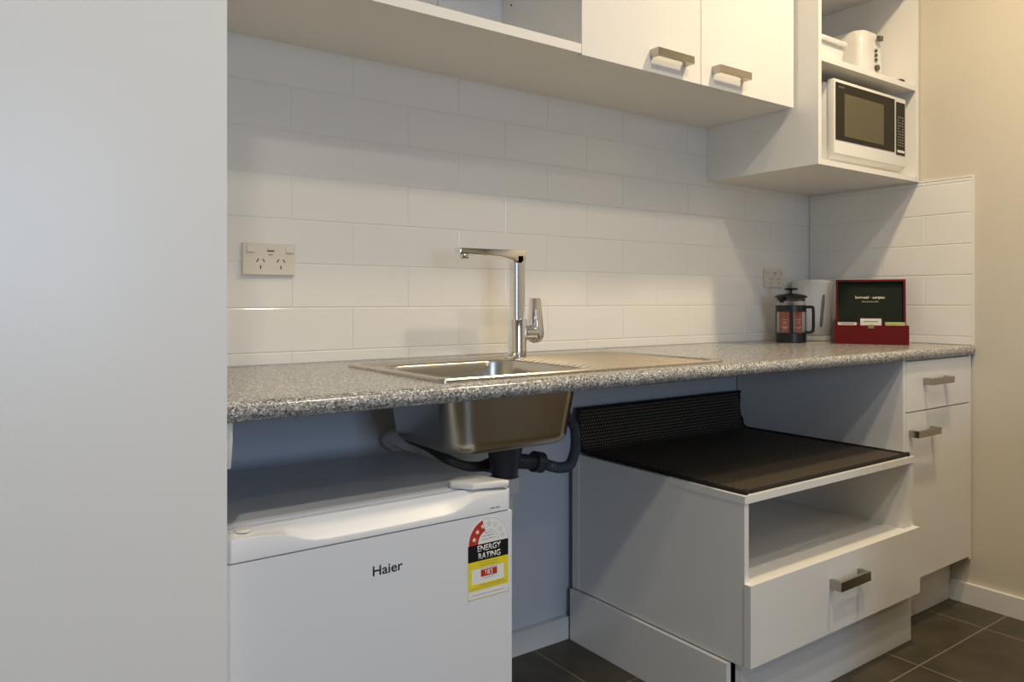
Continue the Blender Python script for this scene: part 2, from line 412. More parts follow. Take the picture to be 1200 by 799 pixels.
# waste fittings under the sink
t = thing('sink_waste_pipe', (.39, -.32, .56), 'black sink waste trap with corrugated overflow hose hanging under the sink', 'pipe')
bm = bmesh.new(); lathe(bm, .38, -.32, [(.045, .6885), (.047, .682), (.044, .672), (.036, .640), (.031, .610), (.029, .594), (.028, .590)])
obj('waste_cup', bm, pipeb, t, smooth=True)
bm = bmesh.new(); n = 40
def knurl(cx, cy, z0, z1, r, n=40):
    A = []; 
    for z in (z0, z1):
        A.append([bm.verts.new((cx+(r+(.0012 if i % 2 else 0))*math.cos(2*math.pi*i/n), cy+(r+(.0012 if i % 2 else 0))*math.sin(2*math.pi*i/n), z)) for i in range(n)])
    for i in range(n): bm.faces.new((A[0][i], A[0][(i+1) % n], A[1][(i+1) % n], A[1][i]))
    bm.faces.new(A[0][::-1]); bm.faces.new(A[1])
knurl(.38, -.32, .563, .597, .033)
obj('union_nut', bm, pipew, t)
bm = bmesh.new(); tube(bm, [(.38, -.32, .57), (.38, -.32, .50), (.375, -.29, .45), (.34, -.24, .43), (.30, -.16, .42), (.28, -.10, .42), (.27, -.002, .42)], .021)
obj('outlet_pipe', bm, pipew, t, smooth=True)
bm = bmesh.new(); cyl(bm, (.385, -.32, .633), (.470, -.32, .618), .0175)
obj('side_spigot', bm, pipeb, t, smooth=True)
bm = bmesh.new(); cyl(bm, (.462, -.32, .621), (.486, -.32, .615), .0245, n=20); cyl(bm, (.484, -.32, .6155), (.494, -.32, .613), .021, .016, n=20)
obj('hose_nut', bm, pipeb, t, smooth=True)
bm = bmesh.new(); tube(bm, [(.488, -.32, .6145), (.515, -.32, .603), (.545, -.32, .5955), (.572, -.32, .5985), (.590, -.315, .620), (.600, -.31, .652), (.600, -.30, .69), (.575, -.27, .735), (.53, -.24, .765), (.488, -.235, .775)], .0125,
    rfun=lambda s: .0125+.0011*math.sin(s*2*math.pi/.0045))
obj('overflow_hose', bm, hosep, t, smooth=True)
bm = bmesh.new(); tube(bm, [(.375, -.29, .61), (.41, -.24, .600), (.425, -.20, .596), (.385, -.195, .596), (.345, -.19, .604), (.31, -.18, .622), (.305, -.10, .638), (.305, -.001, .645)], .012, rfun=lambda s: .012+.008*math.exp(-((s-.10)/.022)**2))
obj('branch_pipe', bm, mat('olive_grey_pipe', (.06, .06, .045), .5, bump=(300, .05, .0005)), t, smooth=True)
bm = bmesh.new(); 
tube(bm, [(.330, -.03, .700), (.287, -.025, .685), (.245, -.02, .672), (.2255, -.02, .652), (.244, -.02, .630), (.287, -.02, .611), (.391, -.02, .570), (.496, -.02, .531)], .0075)
o = obj('water_supply_hose', bm, pipew, origin=(.17, -.05, .6), smooth=True)
tag(o, 'pale water supply hose on the wall behind the sink bowl', 'hose')

# ------------------------------------------------------------------ tap
t = thing('mixer_tap', (.511, -.165, ZT), 'chrome right-angled mixer tap with side lever at the back of the sink', 'tap')
TX, TY = .511, -.189
t.location = (TX, TY, ZT+.001); ORG[t.name] = Vector((TX, TY, ZT+.001))
bm = bmesh.new()
lathe(bm, TX, TY, [(.027, ZT+.0012), (.027, ZT+.004), (.0235, ZT+.007), (.0235, .946), (.0225, .949)], n=40)
obj('body', bm, chrome, t, smooth=True)
bm = bmesh.new()
loft(bm, [[(TX-.000+x, TY+y, z) for x, y in rrect(-.0185, .0185, -.0155, .0155, .011)] for z in (.949, 1.108)], True, True)
obj('column', bm, chrome, t, smooth=True)
bm = bmesh.new()
# flat spout to the left, thinning towards the outlet
pr = [(TX+.0185, 1.100), (TX+.0185, 1.1225), (TX-.06, 1.1225), (TX-.176, 1.1225), (TX-.178, 1.121), (TX-.178, 1.1085), (TX-.176, 1.107), (TX-.06, 1.1045), (TX-.022, 1.098), (TX-.017, 1.090), (TX+.0, 1.088)]
prism(bm, pr, TY-.0155, TY+.0155, 'y')
obj('spout', bm, chrome, t, bevel=.0025)
bm = bmesh.new(); lathe(bm, TX-.158, TY, [(.0115, 1.096), (.0125, 1.098), (.0125, 1.107)], n=24)
obj('aerator', bm, chrome, t, smooth=True)
bm = bmesh.new(); cyl(bm, (TX+.018, TY, .915), (TX+.052, TY, .915), .0185)
obj('lever_hub', bm, chrome, t, smooth=True)
bm = bmesh.new()
pts = []
for i in range(13):
    a = R(180+180*i/12); pts.append((TY+.024*math.cos(a), .912+.024*math.sin(a)))
pts += [(TY+.0155, .995), (TY+.013, 1.003), (TY-.013, 1.003), (TY-.0155, .995)]
prism(bm, pts, TX+.050, TX+.063, 'x')
bmesh.ops.rotate(bm, verts=bm.verts[:], cent=(TX+.056, TY, .95), matrix=Matrix.Rotation(R(24), 3, 'Z'))
obj('lever', bm, chrome, t, bevel=.003)

# ------------------------------------------------------------------ upper cupboards
def boards(lst):
    bm = bmesh.new()
    for a in lst: box(bm, *a)
    return bm
def handle(parent, x0, x1, zc, yf, hgt=.020, proj=.030):
    bm = bmesh.new()
    box(bm, x0, x1, yf-proj, yf-proj+.008, zc-hgt/2, zc+hgt/2)
    for a, c in ((x0, x0+.010), (x1-.010, x1)): box(bm, a, c, yf-proj+.008, yf-.0002, zc-hgt/2, zc+hgt/2)
    bmesh.ops.remove_doubles(bm, verts=bm.verts[:], dist=1e-6)
    return obj('handle', bm, nickel, parent)
TH = .0165; UZ, UT, UY = 1.592, 2.30, -.327
t = thing('open_shelf_unit', (.14, -.17, UZ), 'open white wall shelf unit above the sink, left of the wall cabinet doors', 'shelf')
obj('bottom_board', B(-.311, .5885, -.345, -.0005, UZ, UZ+.0225), melam, t, bevel=.0006)
obj('carcass', boards([(-.311, -.311+TH, UY-.017, -.0005, UZ+.0227, UT), (-.2945, .5885, -.345, -.0005, UT-TH, UT), (-.2945, .5885, -.009, -.0005, UZ+.0227, UT-TH)]), melam, t)
obj('shelf', B(-.294, .5880, -.32, -.010, 1.93, 1.9465), melam, t, bevel=.0006)
t = thing('wall_cabinet', (1.03, -.17, UZ), 'white double-door wall cabinet between the open shelf and the microwave cabinet', 'cupboard')
obj('carcass', boards([(.5890, .5890+TH, UY, -.0005, UZ, UT), (1.457-TH, 1.457, UY, -.0005, UZ, UT), (.6055, 1.4405, UY, -.0005, UZ, UZ+TH), (.6055, 1.4405, UY, -.0005, UT-TH, UT), (.6055, 1.4405, -.009, -.0005, UZ+TH, UT-TH)]), melam, t, bevel=.0004)
for k, (a, c, ha, hb) in enumerate(((.590, 1.0185, .822, .960), (1.0215, 1.4475, 1.066, 1.204))):
    d_ = obj('door', B(a, c, -.345, UY-.0005, UZ-.003, UT), mela, t, bevel=.0008)
    handle(d_, ha, hb, 1.636, -.345)
# shelf-pin holes seen on the cabinet side in the open bay
bm = bmesh.new(); cyl(bm, (.5895, -.055, 1.80), (.5872, -.055, 1.80), .0025, n=12)
obj('shelf_pin', bm, slot, t)

MX0, MX1, MZ, MY = 1.4580, 2.0630, 1.407, -.422
t = thing('microwave_cabinet', (1.76, -.21, MZ), 'deep open white cabinet on the right holding the microwave', 'cupboard')
obj('carcass', boards([(MX0, MX0+TH, MY, -.0005, MZ, UT), (MX1-TH-.002, MX1, MY, -.0005, MZ, UT), (MX0+TH, MX1-TH, MY, -.0005, MZ, MZ+TH), (MX0+TH, MX1-TH, MY, -.0005, UT-TH, UT), (MX0+TH, MX1-TH, -.010, -.0005, MZ+TH, UT-TH)]), melam, t, bevel=.0004)
SZ = 1.7385
obj('shelf', B(MX0+TH+.0003, MX1-TH-.0025, MY+.001, -.0105, SZ-.018, SZ), melam, t, bevel=.0006)
obj('shelf', B(MX0+TH+.0003, MX1-TH-.0025, MY+.001, -.0105, 2.082, 2.100), melam, t, bevel=.0006)

# ------------------------------------------------------------------ microwave
mx0, mx1, mz0, mz1, myf = 1.563, 1.997, 1.437, 1.686, -.410
t = thing('microwave_oven', (1.78, -.25, MZ+TH), 'white microwave oven with black glass door in the open cabinet', 'microwave')
bm = bmesh.new()
prism(bm, [(-.06, 1.433), (-.385, 1.433), (-.385, mz1-.012), (-.373, mz1-.002), (-.06, mz1-.002)], mx0+.001, mx1-.001, 'x')
obj('case', bm, plastic, t, bevel=.003)
bm = bmesh.new()
prism(bm, [(-.3855, 1.437), (-.395, 1.440), (myf, 1.455), (myf, mz1-.004), (myf+.004, mz1), (-.3855, mz1)], mx0, mx1, 'x')
obj('front_frame', bm, plastic, t, bevel=.0015)
dr = obj('door_glass', B(mx0+.006, 1.9225, myf-.0015, myf-.0002, 1.4965, 1.6745), darkglass, t, bevel=.0005)
obj('door_window', B(1.6165, 1.8515, myf-.0021, myf-.0016, 1.511, 1.6445), mwwin, dr)
text_obj('brand_lettering', 'SHARP', inkgrey, dr, 1.585, 1.616, 1.6585, 1.6645, myf-.0016, .01)
MATS['grey_ink'].node_tree.nodes['Principled BSDF'].inputs['Base Color'].default_value = (.26, .25, .21, 1)
cp = obj('control_panel', B(1.9335, 1.9905, myf-.0015, myf-.0002, 1.4905, 1.6685), darkglass, t, bevel=.0005)
bm = bmesh.new()
for i in range(11):
    for j in range(3):
        z = 1.618-i*.0095; x = 1.942+j*.0145
        if i in (1, 4) and j == 1: continue
        box(bm, x, x+.0095, myf-.0019, myf-.0014, z-.0016, z+.0012)
o = obj('button_legends', bm, inkgrey, cp); 
obj('start_button', B(1.940, 1.984, myf-.0025, myf-.0014, 1.4985, 1.5065), plastic, cp, bevel=.0004)
for x in (mx0+.03, mx1-.03):
    for y in (-.36, -.10):
        bm = bmesh.new(); cyl(bm, (x, y, MZ+TH+.0002), (x, y, 1.4335), .012, .014, 20); obj('foot', bm, blackp, t, smooth=True)

# ------------------------------------------------------------------ toaster, container, tumblers
t = thing('toaster', (1.95, -.22, SZ), 'white upright toaster with a column of buttons on the shelf over the microwave', 'toaster')
tx0, tx1, ty0, ty1 = 1.884, 2.032, -.325, -.045
bm = bmesh.new(); ls = []
for z, ins in ((SZ+.006, .004), (SZ+.012, 0), (1.89, .004), (1.925, .008), (1.938, .016), (1.942, .030)):
    ls.append([(x, y, z) for x, y in rrect(tx0+ins, tx1-ins, ty0+ins, ty1-ins, .034)])
loft(bm, ls, True, True)
bd = obj('body', bm, plastic, t, smooth=True)
bm = bmesh.new(); box(bm, tx0+.035, tx0+.062, ty0+.05, ty1-.05, 1.9419, 1.9428); box(bm, tx1-.062, tx1-.035, ty0+.05, ty1-.05, 1.9419, 1.9428)
obj('bread_slots', bm, slot, bd)
bm = bmesh.new(); loft(bm, [[(x, y, z) for x, y in rrect(1.960, 1.988, -.340, -.3255, .006)] for z in (1.905, 1.919)], True, True)
obj('lever', bm, gaugem, t, bevel=.002)
for z in (1.869, 1.853, 1.837):
    bm = bmesh.new(); cyl(bm, (1.962, -.3290, z), (1.962, -.3235, z), .0058, n=20); obj('button', bm, gaugem, t, smooth=True)
bm = bmesh.new(); cyl(bm, (1.965, -.333, 1.809), (1.965, -.3235, 1.809), .010, .011, 28); obj('browning_dial', bm, gaugem, t, smooth=True)
text_obj('brand_lettering', 'Breville', inkgrey, t, 1.985, 2.014, 1.788, 1.795, -.3252, 0)
for x in (tx0+.03, tx1-.03):
    for y in (-.29, -.10):
        bm = bmesh.new(); cyl(bm, (x, y, SZ+.0002), (x, y, SZ+.007), .009, n=16); obj('foot', bm, blackp, t)
bm = bmesh.new(); tube(bm, [(2.025, -.27, SZ+.012), (2.037, -.31, SZ+.006), (2.030, -.36, SZ+.006), (2.012, -.385, SZ+.010)], .0032, 10)
obj('cord', bm, plastic, t, smooth=True)
bm = bmesh.new(); box(bm, 1.985, 2.012, -.400, -.376, SZ+.001, SZ+.019)
pg = obj('plug', bm, blackp, t, bevel=.004)
bm = bmesh.new(); box(bm, 1.970, 1.986, -.397, -.395, SZ+.011, SZ+.017); box(bm, 1.970, 1.986, -.384, -.382, SZ+.011, SZ+.017); obj('pins', bm, brass, pg)
t = thing('food_container', (1.57, -.29, SZ), 'low white plastic container at the left of the shelf over the microwave', 'container')
bm = bmesh.new(); loft(bm, [[(x, y, z) for x, y in rrect(1.500+i_, 1.655-i_, -.395+i_, -.20-i_, .02)] for z, i_ in ((SZ+.0003, .008), (SZ+.003, .005), (1.796, 0))], True, True)
obj('tub', bm, plastic, t, smooth=True)
bm = bmesh.new(); loft(bm, [[(x, y, z) for x, y in rrect(1.492+i_, 1.663-i_, -.403+i_, -.192-i_, .022)] for z, i_ in ((1.7965, .001), (1.798, 0), (1.811, 0), (1.814, .003))], True, True)
obj('lid', bm, plastic, t, smooth=True)
def tumbler(x, y, lab):
    t = thing('glass_tumbler', (x, y, UZ+.0225), lab, 'glass', 'tumblers on the open shelf')
    z = UZ+.0229
    bm = bmesh.new(); lathe(bm, x, y, [(.026, z), (.028, z+.001), (.034, z+.115), (.0325, z+.115), (.0265, z+.012), (.001, z+.011)], 40)
    obj('cup', bm, glass, t, smooth=True)
tumbler(.212, -.25, 'clear glass tumbler on the open shelf, the right one of two')
tumbler(.135, -.245, 'clear glass tumbler on the open shelf, the left one of two')

# ------------------------------------------------------------------ power sockets
def gpo(x0, x1, z0, z1, lab):
    t = thing('power_socket', ((x0+x1)/2, 0, (z0+z1)/2), lab, 'power socket', 'double power sockets on the tiles')
    w_, h_ = x1-x0, z1-z0
    bm = bmesh.new(); box(bm, x0, x1, -.0095, -.0003, z0, z1); fp = obj('faceplate', bm, cream, t, bevel=.002)
    X = lambda u: x0+u*w_
    Z = lambda v_: z1-v_*h_
    for k, (a, c) in enumerate(((.07, .22), (.82, .97))):
        bm = bmesh.new(); prism(bm, [(-.0095, Z(.08)), (-.0112, Z(.10)), (-.0135, Z(.28)), (-.0095, Z(.295))], X(a), X(c), 'x'); obj('switch', bm, cream, fp)
    bm = bmesh.new(); box(bm, X(.455), X(.59), -.0115, -.0094, Z(.21), Z(.14)); obj('extra_switch', bm, cream, fp, bevel=.0005)
    bm = bmesh.new(); box(bm, X(.455), X(.59), -.0101, -.0094, Z(.26), Z(.225)); box(bm, X(.48), X(.56), -.0099, -.0094, Z(.37), Z(.345)); obj('switch_recess', bm, gaugem, fp)
    for uc in (.33, .72):
        bm = bmesh.new()
        cyl(bm, (X(uc), -.0098, Z(.68)), (X(uc), -.0093, Z(.68)), .0165, n=32); so = obj('outlet', bm, cream, fp, smooth=True)
        bm = bmesh.new()
        for s in (-1, 1):
            cx, cz = X(uc)+s*.0068, Z(.55); a = R(30)*s
            d_ = Vector((-math.sin(a), 0, math.cos(a)))*.0042; e_ = Vector((math.cos(a), 0, math.sin(a)))*.0011
            c_ = Vector((cx, -.0101, cz)); bm.faces.new([bm.verts.new(c_+p) for p in (d_+e_, -d_+e_, -d_-e_, d_-e_)])
        cx, cz = X(uc), Z(.765); box(bm, cx-.0012, cx+.0012, -.0102, -.0099, cz-.004, cz+.004)
        g_ = bmesh.ops.extrude_face_region(bm, geom=[f for f in bm.faces if len(f.verts) == 4 and abs(f.normal.y) > .9 and f.calc_area() < 3e-5][:2])
        for q in g_['geom']:
            if isinstance(q, bmesh.types.BMVert): q.co.y += .0003
        obj('pin_holes', bm, slot, so)
gpo(-.1135, .0045, 1.0555, 1.1260, 'cream double power socket on the tiles at the far left')
gpo(1.772, 1.887, 1.0470, 1.1160, 'small white double power socket on the tiles above the coffee plunger')

# ------------------------------------------------------------------ right base cabinet
RY = -.590
t = thing('base_cabinet', (1.85, -.29, 0), 'narrow white base cabinet, drawer over door, under the right end of the worktop', 'cabinet')
obj('carcass', boards([(1.6245, 1.6245+TH, RY, -.0005, .150, ZB-.0005), (2.049, 2.0625, RY, -.0005, .150, ZB-.0005), (1.641, 2.049, RY+.018, -.0005, .150, .1665), (1.641, 2.049, RY+.018, -.0005, ZB-.02, ZB-.0005), (1.641, 2.049, -.012, -.0005, .1665, ZB-.02)]), melam, t, bevel=.0004)
d_ = obj('drawer_front', B(1.6425, 2.0475, RY-.001, RY+.017, .6655, ZB-.004), mela, t, bevel=.0008); handle(d_, 1.742, 1.880, .752, RY-.001)
d_ = obj('door', B(1.6425, 2.0475, RY-.001, RY+.017, .160, .6620), mela, t, bevel=.0008); handle(d_, 1.657, 1.795, .6015, RY-.001)
obj('kickboard', boards([(1.642, 2.062, -.5255, -.510, .0005, .150)]), melam, t, bevel=.0004)
# rail at the back under the worktop
o = obj('support_rail', B(.60, 1.6238, -.018, -.0005, .76, ZB-.0005), mat('olive_grey_board', (.42, .39, .28), .5, bump=(200, .05, .0005)), bevel=.0006, origin=(1.1, -.01, .76)); tag(o, 'olive grey support rail on the wall under the worktop above the black mat', 'rail')
# bracket by the left wall
bm = bmesh.new(); prism(bm, [(-.500, .8175), (-.585, .8175), (-.585, .792), (-.575, .748), (-.500, .74)], -.3115, -.2930, 'x')
o = obj('worktop_bracket', bm, plastic, bevel=.001, origin=(-.307, -.54, .74)); tag(o, 'small white bracket fixed under the left end of the worktop', 'bracket')

# ------------------------------------------------------------------ low luggage cabinet with open bay and drawer
LX0, LX1, LYF, LYB = .835, 1.6080, -.628, -.022
t = thing('low_cabinet', (1.22, -.33, 0), 'low white cabinet with open bay above one wide drawer, topped by the black mat', 'cabinet')
obj('top_board', B(LX0, LX1+.001, LYF-.002, LYB, .529, .5468), mela, t, bevel=.0008)
obj('side_panel', B(LX0+.001, LX0+TH, LYF, LYB, .1535, .5288), mela, t, bevel=.0005)
obj('side_panel', B(LX1-TH, LX1, LYF, LYB, .1535, .5288), mela, t, bevel=.0005)
obj('bay_floor', B(LX0+TH, LX1-TH, LYF+.002, LYB-.0, .318, .3345), mela, t)
obj('back_panel', B(LX0+TH, LX1-TH, LYB-.04, LYB-.03, .3347, .5288), melam, t)
obj('bottom_board', B(LX0+TH, LX1-TH, LYF+.002, LYB, .1535, .170), melam, t)
d_ = obj('drawer_front', B(LX0-.001, LX1+.001, -.6465, LYF-.0005, .158, .3465), mela, t, bevel=.0008); handle(d_, 1.150, 1.288, .2835, -.6465, .024, .032)
obj('edge_strip', B(LX0-.0015, LX0+.0008, -.050, LYB, .1535, .5288), mela, t)
obj('side_plinth', B(.826, .842, -.585, LYB+.002, .0005, .1490), mela, t, bevel=.0005)
obj('front_plinth', B(.852, 1.638, -.606, -.590, .0005, .1490), mela, t, bevel=.0005)

# the mat: flat on the cabinet, turned up against the wall
t = thing('woven_mat', (1.22, -.33, .547), 'black woven mat lying on the low cabinet and turned up against the wall', 'mat')
mx0_, mx1_, mz = .845, 1.600, .5472; th = .005
path = [(-.6155, mz), (-.070, mz)]
for i in range(1, 9):
    a = R(90*i/8); path.append((-.070+.032*math.sin(a), mz+.032*(1-math.cos(a))))
path.append((-.038+.014, mz+.128))
def sheet(bm, x0, x1, pth, th, uvs=True, bulge=0):
    nrm = []
    for i in range(len(pth)):
        a = Vector(pth[max(i-1, 0)]); c = Vector(pth[min(i+1, len(pth)-1)]); d_ = (c-a).normalized(); nrm.append(Vector((-d_.y, d_.x)))
    s = 0; S = []
    for i, p in enumerate(pth):
        if i: s += (Vector(p)-Vector(pth[i-1])).length
        S.append(s)
    lo = [[bm.verts.new((x, p[0], p[1])) for x in (x0, x1)] for p in pth]
    hi = [[bm.verts.new((x, p[0]+n_.x*th, p[1]+n_.y*th)) for x in (x0, x1)] for p, n_ in zip(pth, nrm)]
    uvl = bm.loops.layers.uv.verify() if uvs else None
    for i in range(len(pth)-1):
        for A, flip in ((hi, 0), (lo, 1)):
            vs = [A[i][0], A[i][1], A[i+1][1], A[i+1][0]]; uu = [(x0, S[i]), (x1, S[i]), (x1, S[i+1]), (x0, S[i+1])]
            f = bm.faces.new(vs)
            if uvl:
                for l_, q in zip(f.loops, uu): l_[uvl].uv = q
        bm.faces.new((lo[i][0], hi[i][0], hi[i+1][0], lo[i+1][0])); bm.faces.new((lo[i][1], lo[i+1][1], hi[i+1][1], hi[i][1]))
    bm.faces.new((lo[0][0], lo[0][1], hi[0][1], hi[0][0])); bm.faces.new((lo[-1][0], hi[-1][0], hi[-1][1], lo[-1][1]))
    bmesh.ops.recalc_face_normals(bm, faces=bm.faces[:])
bm = bmesh.new(); sheet(bm, mx0_+.007, mx1_-.007, path, th); obj('weave', bm, matm, t, smooth=True)
hr = .0055; rc = .022; ring = []
xa, xb, yf_ = mx0_+hr, mx1_-hr, -.6165
for sgn, xx in ((1, xa), (-1, xb)):
    side = [(xx, y, z+hr-.001) for y, z in ((-.30, mz), (-.15, mz), (-.085, mz))]
    for y, z in path[2:-1]:
        k_ = (z-mz)/.032; side.append((xx, y-.004*min(1, k_), z+(hr-.001)*(1-min(1, k_))))
    side += [(xx, -.029, mz+.06), (xx, -.029, mz+.115), (xx+sgn*.006, -.029, mz+.126)]
    front = [(xx+sgn*rc, yf_, mz+hr-.001), (xx+sgn*rc*.29, yf_+rc*.29, mz+hr-.001), (xx, yf_+rc, mz+hr-.001)]
    ring.append(front+side)
bm = bmesh.new()
tube(bm, ring[0]+[(xa+.03, -.029, mz+.128), (1.2, -.029, mz+.128), (xb-.03, -.029, mz+.128)]+ring[1][::-1]+[(1.2, yf_, mz+hr-.001), (xa+rc, yf_, mz+hr-.001)], hr, 10)
obj('hem', bm, hembl, t, smooth=True)

# ------------------------------------------------------------------ bar fridge
FX0, FX1, FY, FZ = -.302, .2135, -.580, .648
t = thing('bar_fridge', (-.045, -.36, 0), 'white bar fridge with energy rating sticker under the left of the worktop', 'fridge')
obj('cabinet', B(FX0+.002, FX1-.003, -.528, -.165, .03, FZ-.004), plasticw, t, bevel=.006, seg=3)
obj('top_board', B(FX0+.001, FX1-.002, -.530, -.163, FZ-.0035, FZ+.002), plasticw, t, bevel=.002)
dr = obj('door', B(FX0, FX1, FY, -.534, .04, .6065), plasticw, t, bevel=.006, seg=3)
# top cap of the door with scooped handle
curve = [(FX0, .6445), (-.245, .6425), (-.222, .6395), (-.205, .6345), (-.185, .6265), (-.165, .6210), (-.14, .6190), (-.06, .6187), (.03, .6195), (.075, .6205), (.092, .6225), (.111, .6290), (.125, .6350), (.142, .6410), (.165, .6440), (FX1, .6455)]
fine = []
for (x0, z0), (x1, z1) in zip(curve, curve[1:]):
    m_ = max(1, int((x1-x0)/.008))
    for k in range(m_): q = k/m_; fine.append((x0+(x1-x0)*q, z0+(z1-z0)*q))
fine.append(curve[-1])
bm = bmesh.new(); secs = []
for x, z in fine:
    dz = .6485-z
    rd = 0
    ex = min(x-FX0, FX1-x)
    if ex < .008: rd = .008-math.sqrt(max(.008**2-(.008-ex)**2, 0))
    y0 = FY+rd
    secs.append([(x, y0+.002, .6078), (x, y0, .6095), (x, y0, z-.002), (x, y0+.0006, z-.0005), (x, y0+.0020, z), (x, y0+.0032, z-.0003), (x, -.5475, .6480), (x, -.5465, .6486), (x, -.545, .6488), (x, -.536, .6480), (x, -.536, .6078)])
loft(bm, secs, True, True); bmesh.ops.recalc_face_normals(bm, faces=bm.faces[:])
obj('door_handle', bm, plasticw, t, smooth=True)
bm = bmesh.new(); box(bm, FX0+.01, FX1-.01, -.5345, -.5275, .05, .64); obj('door_seal', bm, inkgrey, t)
bm = bmesh.new(); prism(bm, [(.119, -.509), (.150, -.494), (.186, -.500), (.2125, -.574), (.205, -.579), (.152, -.563), (.139, -.562), (.112, -.527)], .6503, .6615, 'z')
obj('hinge_cover', bm, plastic, t, bevel=.0025)
bm = bmesh.new(); cyl(bm, (.165, -.53, .6612), (.165, -.53, .6619), .003, n=16); 
obj('screw_cap', bm, plastic, t)
bm = bmesh.new(); cyl(bm, (-.27, -.555, .6475), (-.27, -.555, .6515), .012, n=24); obj('hinge_plug', bm, plastic, t, smooth=True)
for x in (FX0+.04, FX1-.04):
    for y in (-.50, -.20):
        bm = bmesh.new(); cyl(bm, (x, y, .0002), (x, y, .032), .016, n=20); obj('foot', bm, blackp, t)
text_obj('brand_lettering', 'Haier', inkblack, dr, -.0680, -.0130, .5425, .5590, FY-.0001, .012)
text_obj('model_lettering', 'HR-60', inkblack, t, .165, .186, .6160, .6185, FY-.0001, .01)
# energy rating sticker
y_ = FY-.0001
lx0, lx1 = .1165, .2055; cxl = (lx0+lx1)/2; zc = .556; ro = (lx1-lx0)/2
bm = bmesh.new()
pts = [(lx0, .4585), (lx1, .4585)]+[(cxl+ro*math.cos(R(180*i/32)), zc+.0465*math.sin(R(180*i/32))) for i in range(33)]
prism(bm, pts, y_-.0003, y_, 'y'); lab = obj('energy_label', bm, inkwhite, dr)
lab['label'] = 'energy rating sticker with red arc, black band and yellow panel'
# level below the label carries its print in one mesh per ink
def ink(name, m, build, dy):
    bm = bmesh.new(); build(bm, y_-.0003-dy); bmesh.ops.recalc_face_normals(bm, faces=bm.faces[:]); return obj(name, bm, m, t)
def quad(bm, x0, x1, z0, z1, y): box(bm, x0, x1, y-.0001, y, z0, z1)
def arc(bm, r0, r1, a0, a1, y, n=20):
    for i in range(n):
        a, c = R(a0+(a1-a0)*i/n), R(a0+(a1-a0)*(i+1)/n); k = .0465/ro
        P_ = [(cxl+q*math.cos(b_), zc+k*q*math.sin(b_)) for q, b_ in ((r0, a), (r1, a), (r1, c), (r0, c))]
        bm.faces.new([bm.verts.new((p[0], y-.0001, p[1])) for p in P_])
def star(bm, ang, rad, s, y, outline=False):
    cx_, cz_ = cxl+rad*math.cos(R(ang)), zc+rad*1.045*math.sin(R(ang))
    P_ = [(cx_+(s if i % 2 == 0 else s*.42)*math.cos(R(90+36*i)), cz_+(s if i % 2 == 0 else s*.42)*math.sin(R(90+36*i))) for i in range(10)]
    if not outline: bm.faces.new([bm.verts.new((p[0], y-.0001, p[1])) for p in P_])
    else:
        Q_ = [(cx_+(p[0]-cx_)*.78, cz_+(p[1]-cz_)*.78) for p in P_]
        for i in range(10):
            j = (i+1) % 10; bm.faces.new([bm.verts.new((p[0], y-.0001, p[1])) for p in (P_[i], P_[j], Q_[j], Q_[i])])
ink('label_red_arc', inkred, lambda bm, y: arc(bm, .0225, .0425, 180, 108, y), .0001)
ink('label_red_box', inkred, lambda bm, y: quad(bm, .1445, .1800, .4965, .5085, y), .0001)
ink('label_stars', inkwhite, lambda bm, y: [star(bm, a, .0325, .0052, y) for a in (163, 138, 113)], .0003)
ink('label_star_outlines', inkgrey, lambda bm, y: ([star(bm, a, .0325, .0052, y, True) for a in (88, 63, 38, 15)], arc(bm, .0430, .0434, 0, 108, y), arc(bm, .0222, .0226, 0, 108, y)), .0001)
ink('label_black_band', inkblack, lambda bm, y: quad(bm, lx0+.0005, lx1-.0005, .5260, zc, y), .0001)
ink('label_yellow_panel', inkyel, lambda bm, y: (quad(bm, lx0+.0005, .1250, .4735, .5260, y), quad(bm, .1955, lx1-.0005, .4735, .5260, y), quad(bm, .1250, .1955, .5125, .5260, y), quad(bm, .1250, .1955, .4735, .4850, y),
    quad(bm, lx0+.0005, lx0+.0013, .4590, .4735, y), quad(bm, lx1-.0013, lx1-.0005, .4590, .4735, y), quad(bm, lx0+.0005, lx1-.0005, .4590, .4598, y)), .0001)
ytx = y_-.0006
text_obj('label_lettering', 'ENERGY', inkwhite, t, .1370, .1880, .5425, .5535, ytx, .015)
text_obj('label_lettering', 'RATING', inkwhite, t, .1390, .1870, .5285, .5395, ytx, .015)
text_obj('label_lettering', '183', inkwhite, t, .1540, .1700, .4978, .5070, ytx, .01)
for s, a, c, z0, z1 in (('A joint government and industry program', .140, .183, .5212, .5228), ('Chilled food compartment', .143, .182, .5165, .5182), ('Energy consumption', .1440, .1800, .5096, .5112), ('kWh per year', .150, .174, .4928, .4944),
                        ('When tested in accordance with the standard', .140, .196, .4818, .4834), ('Actual energy use will depend on how the appliance is used', .122, .201, .4775, .4793), ('Compare models at www.energyrating.gov.au', .126, .196, .4648, .4668),
                        ('The more', .153, .169, .5742, .5760), ('stars the more', .148, .174, .5690, .5708), ('energy efficient', .146, .177, .5630, .5650)):
    text_obj('label_small_print', s, inkgrey, t, a, c, z0, z1, ytx, 0)

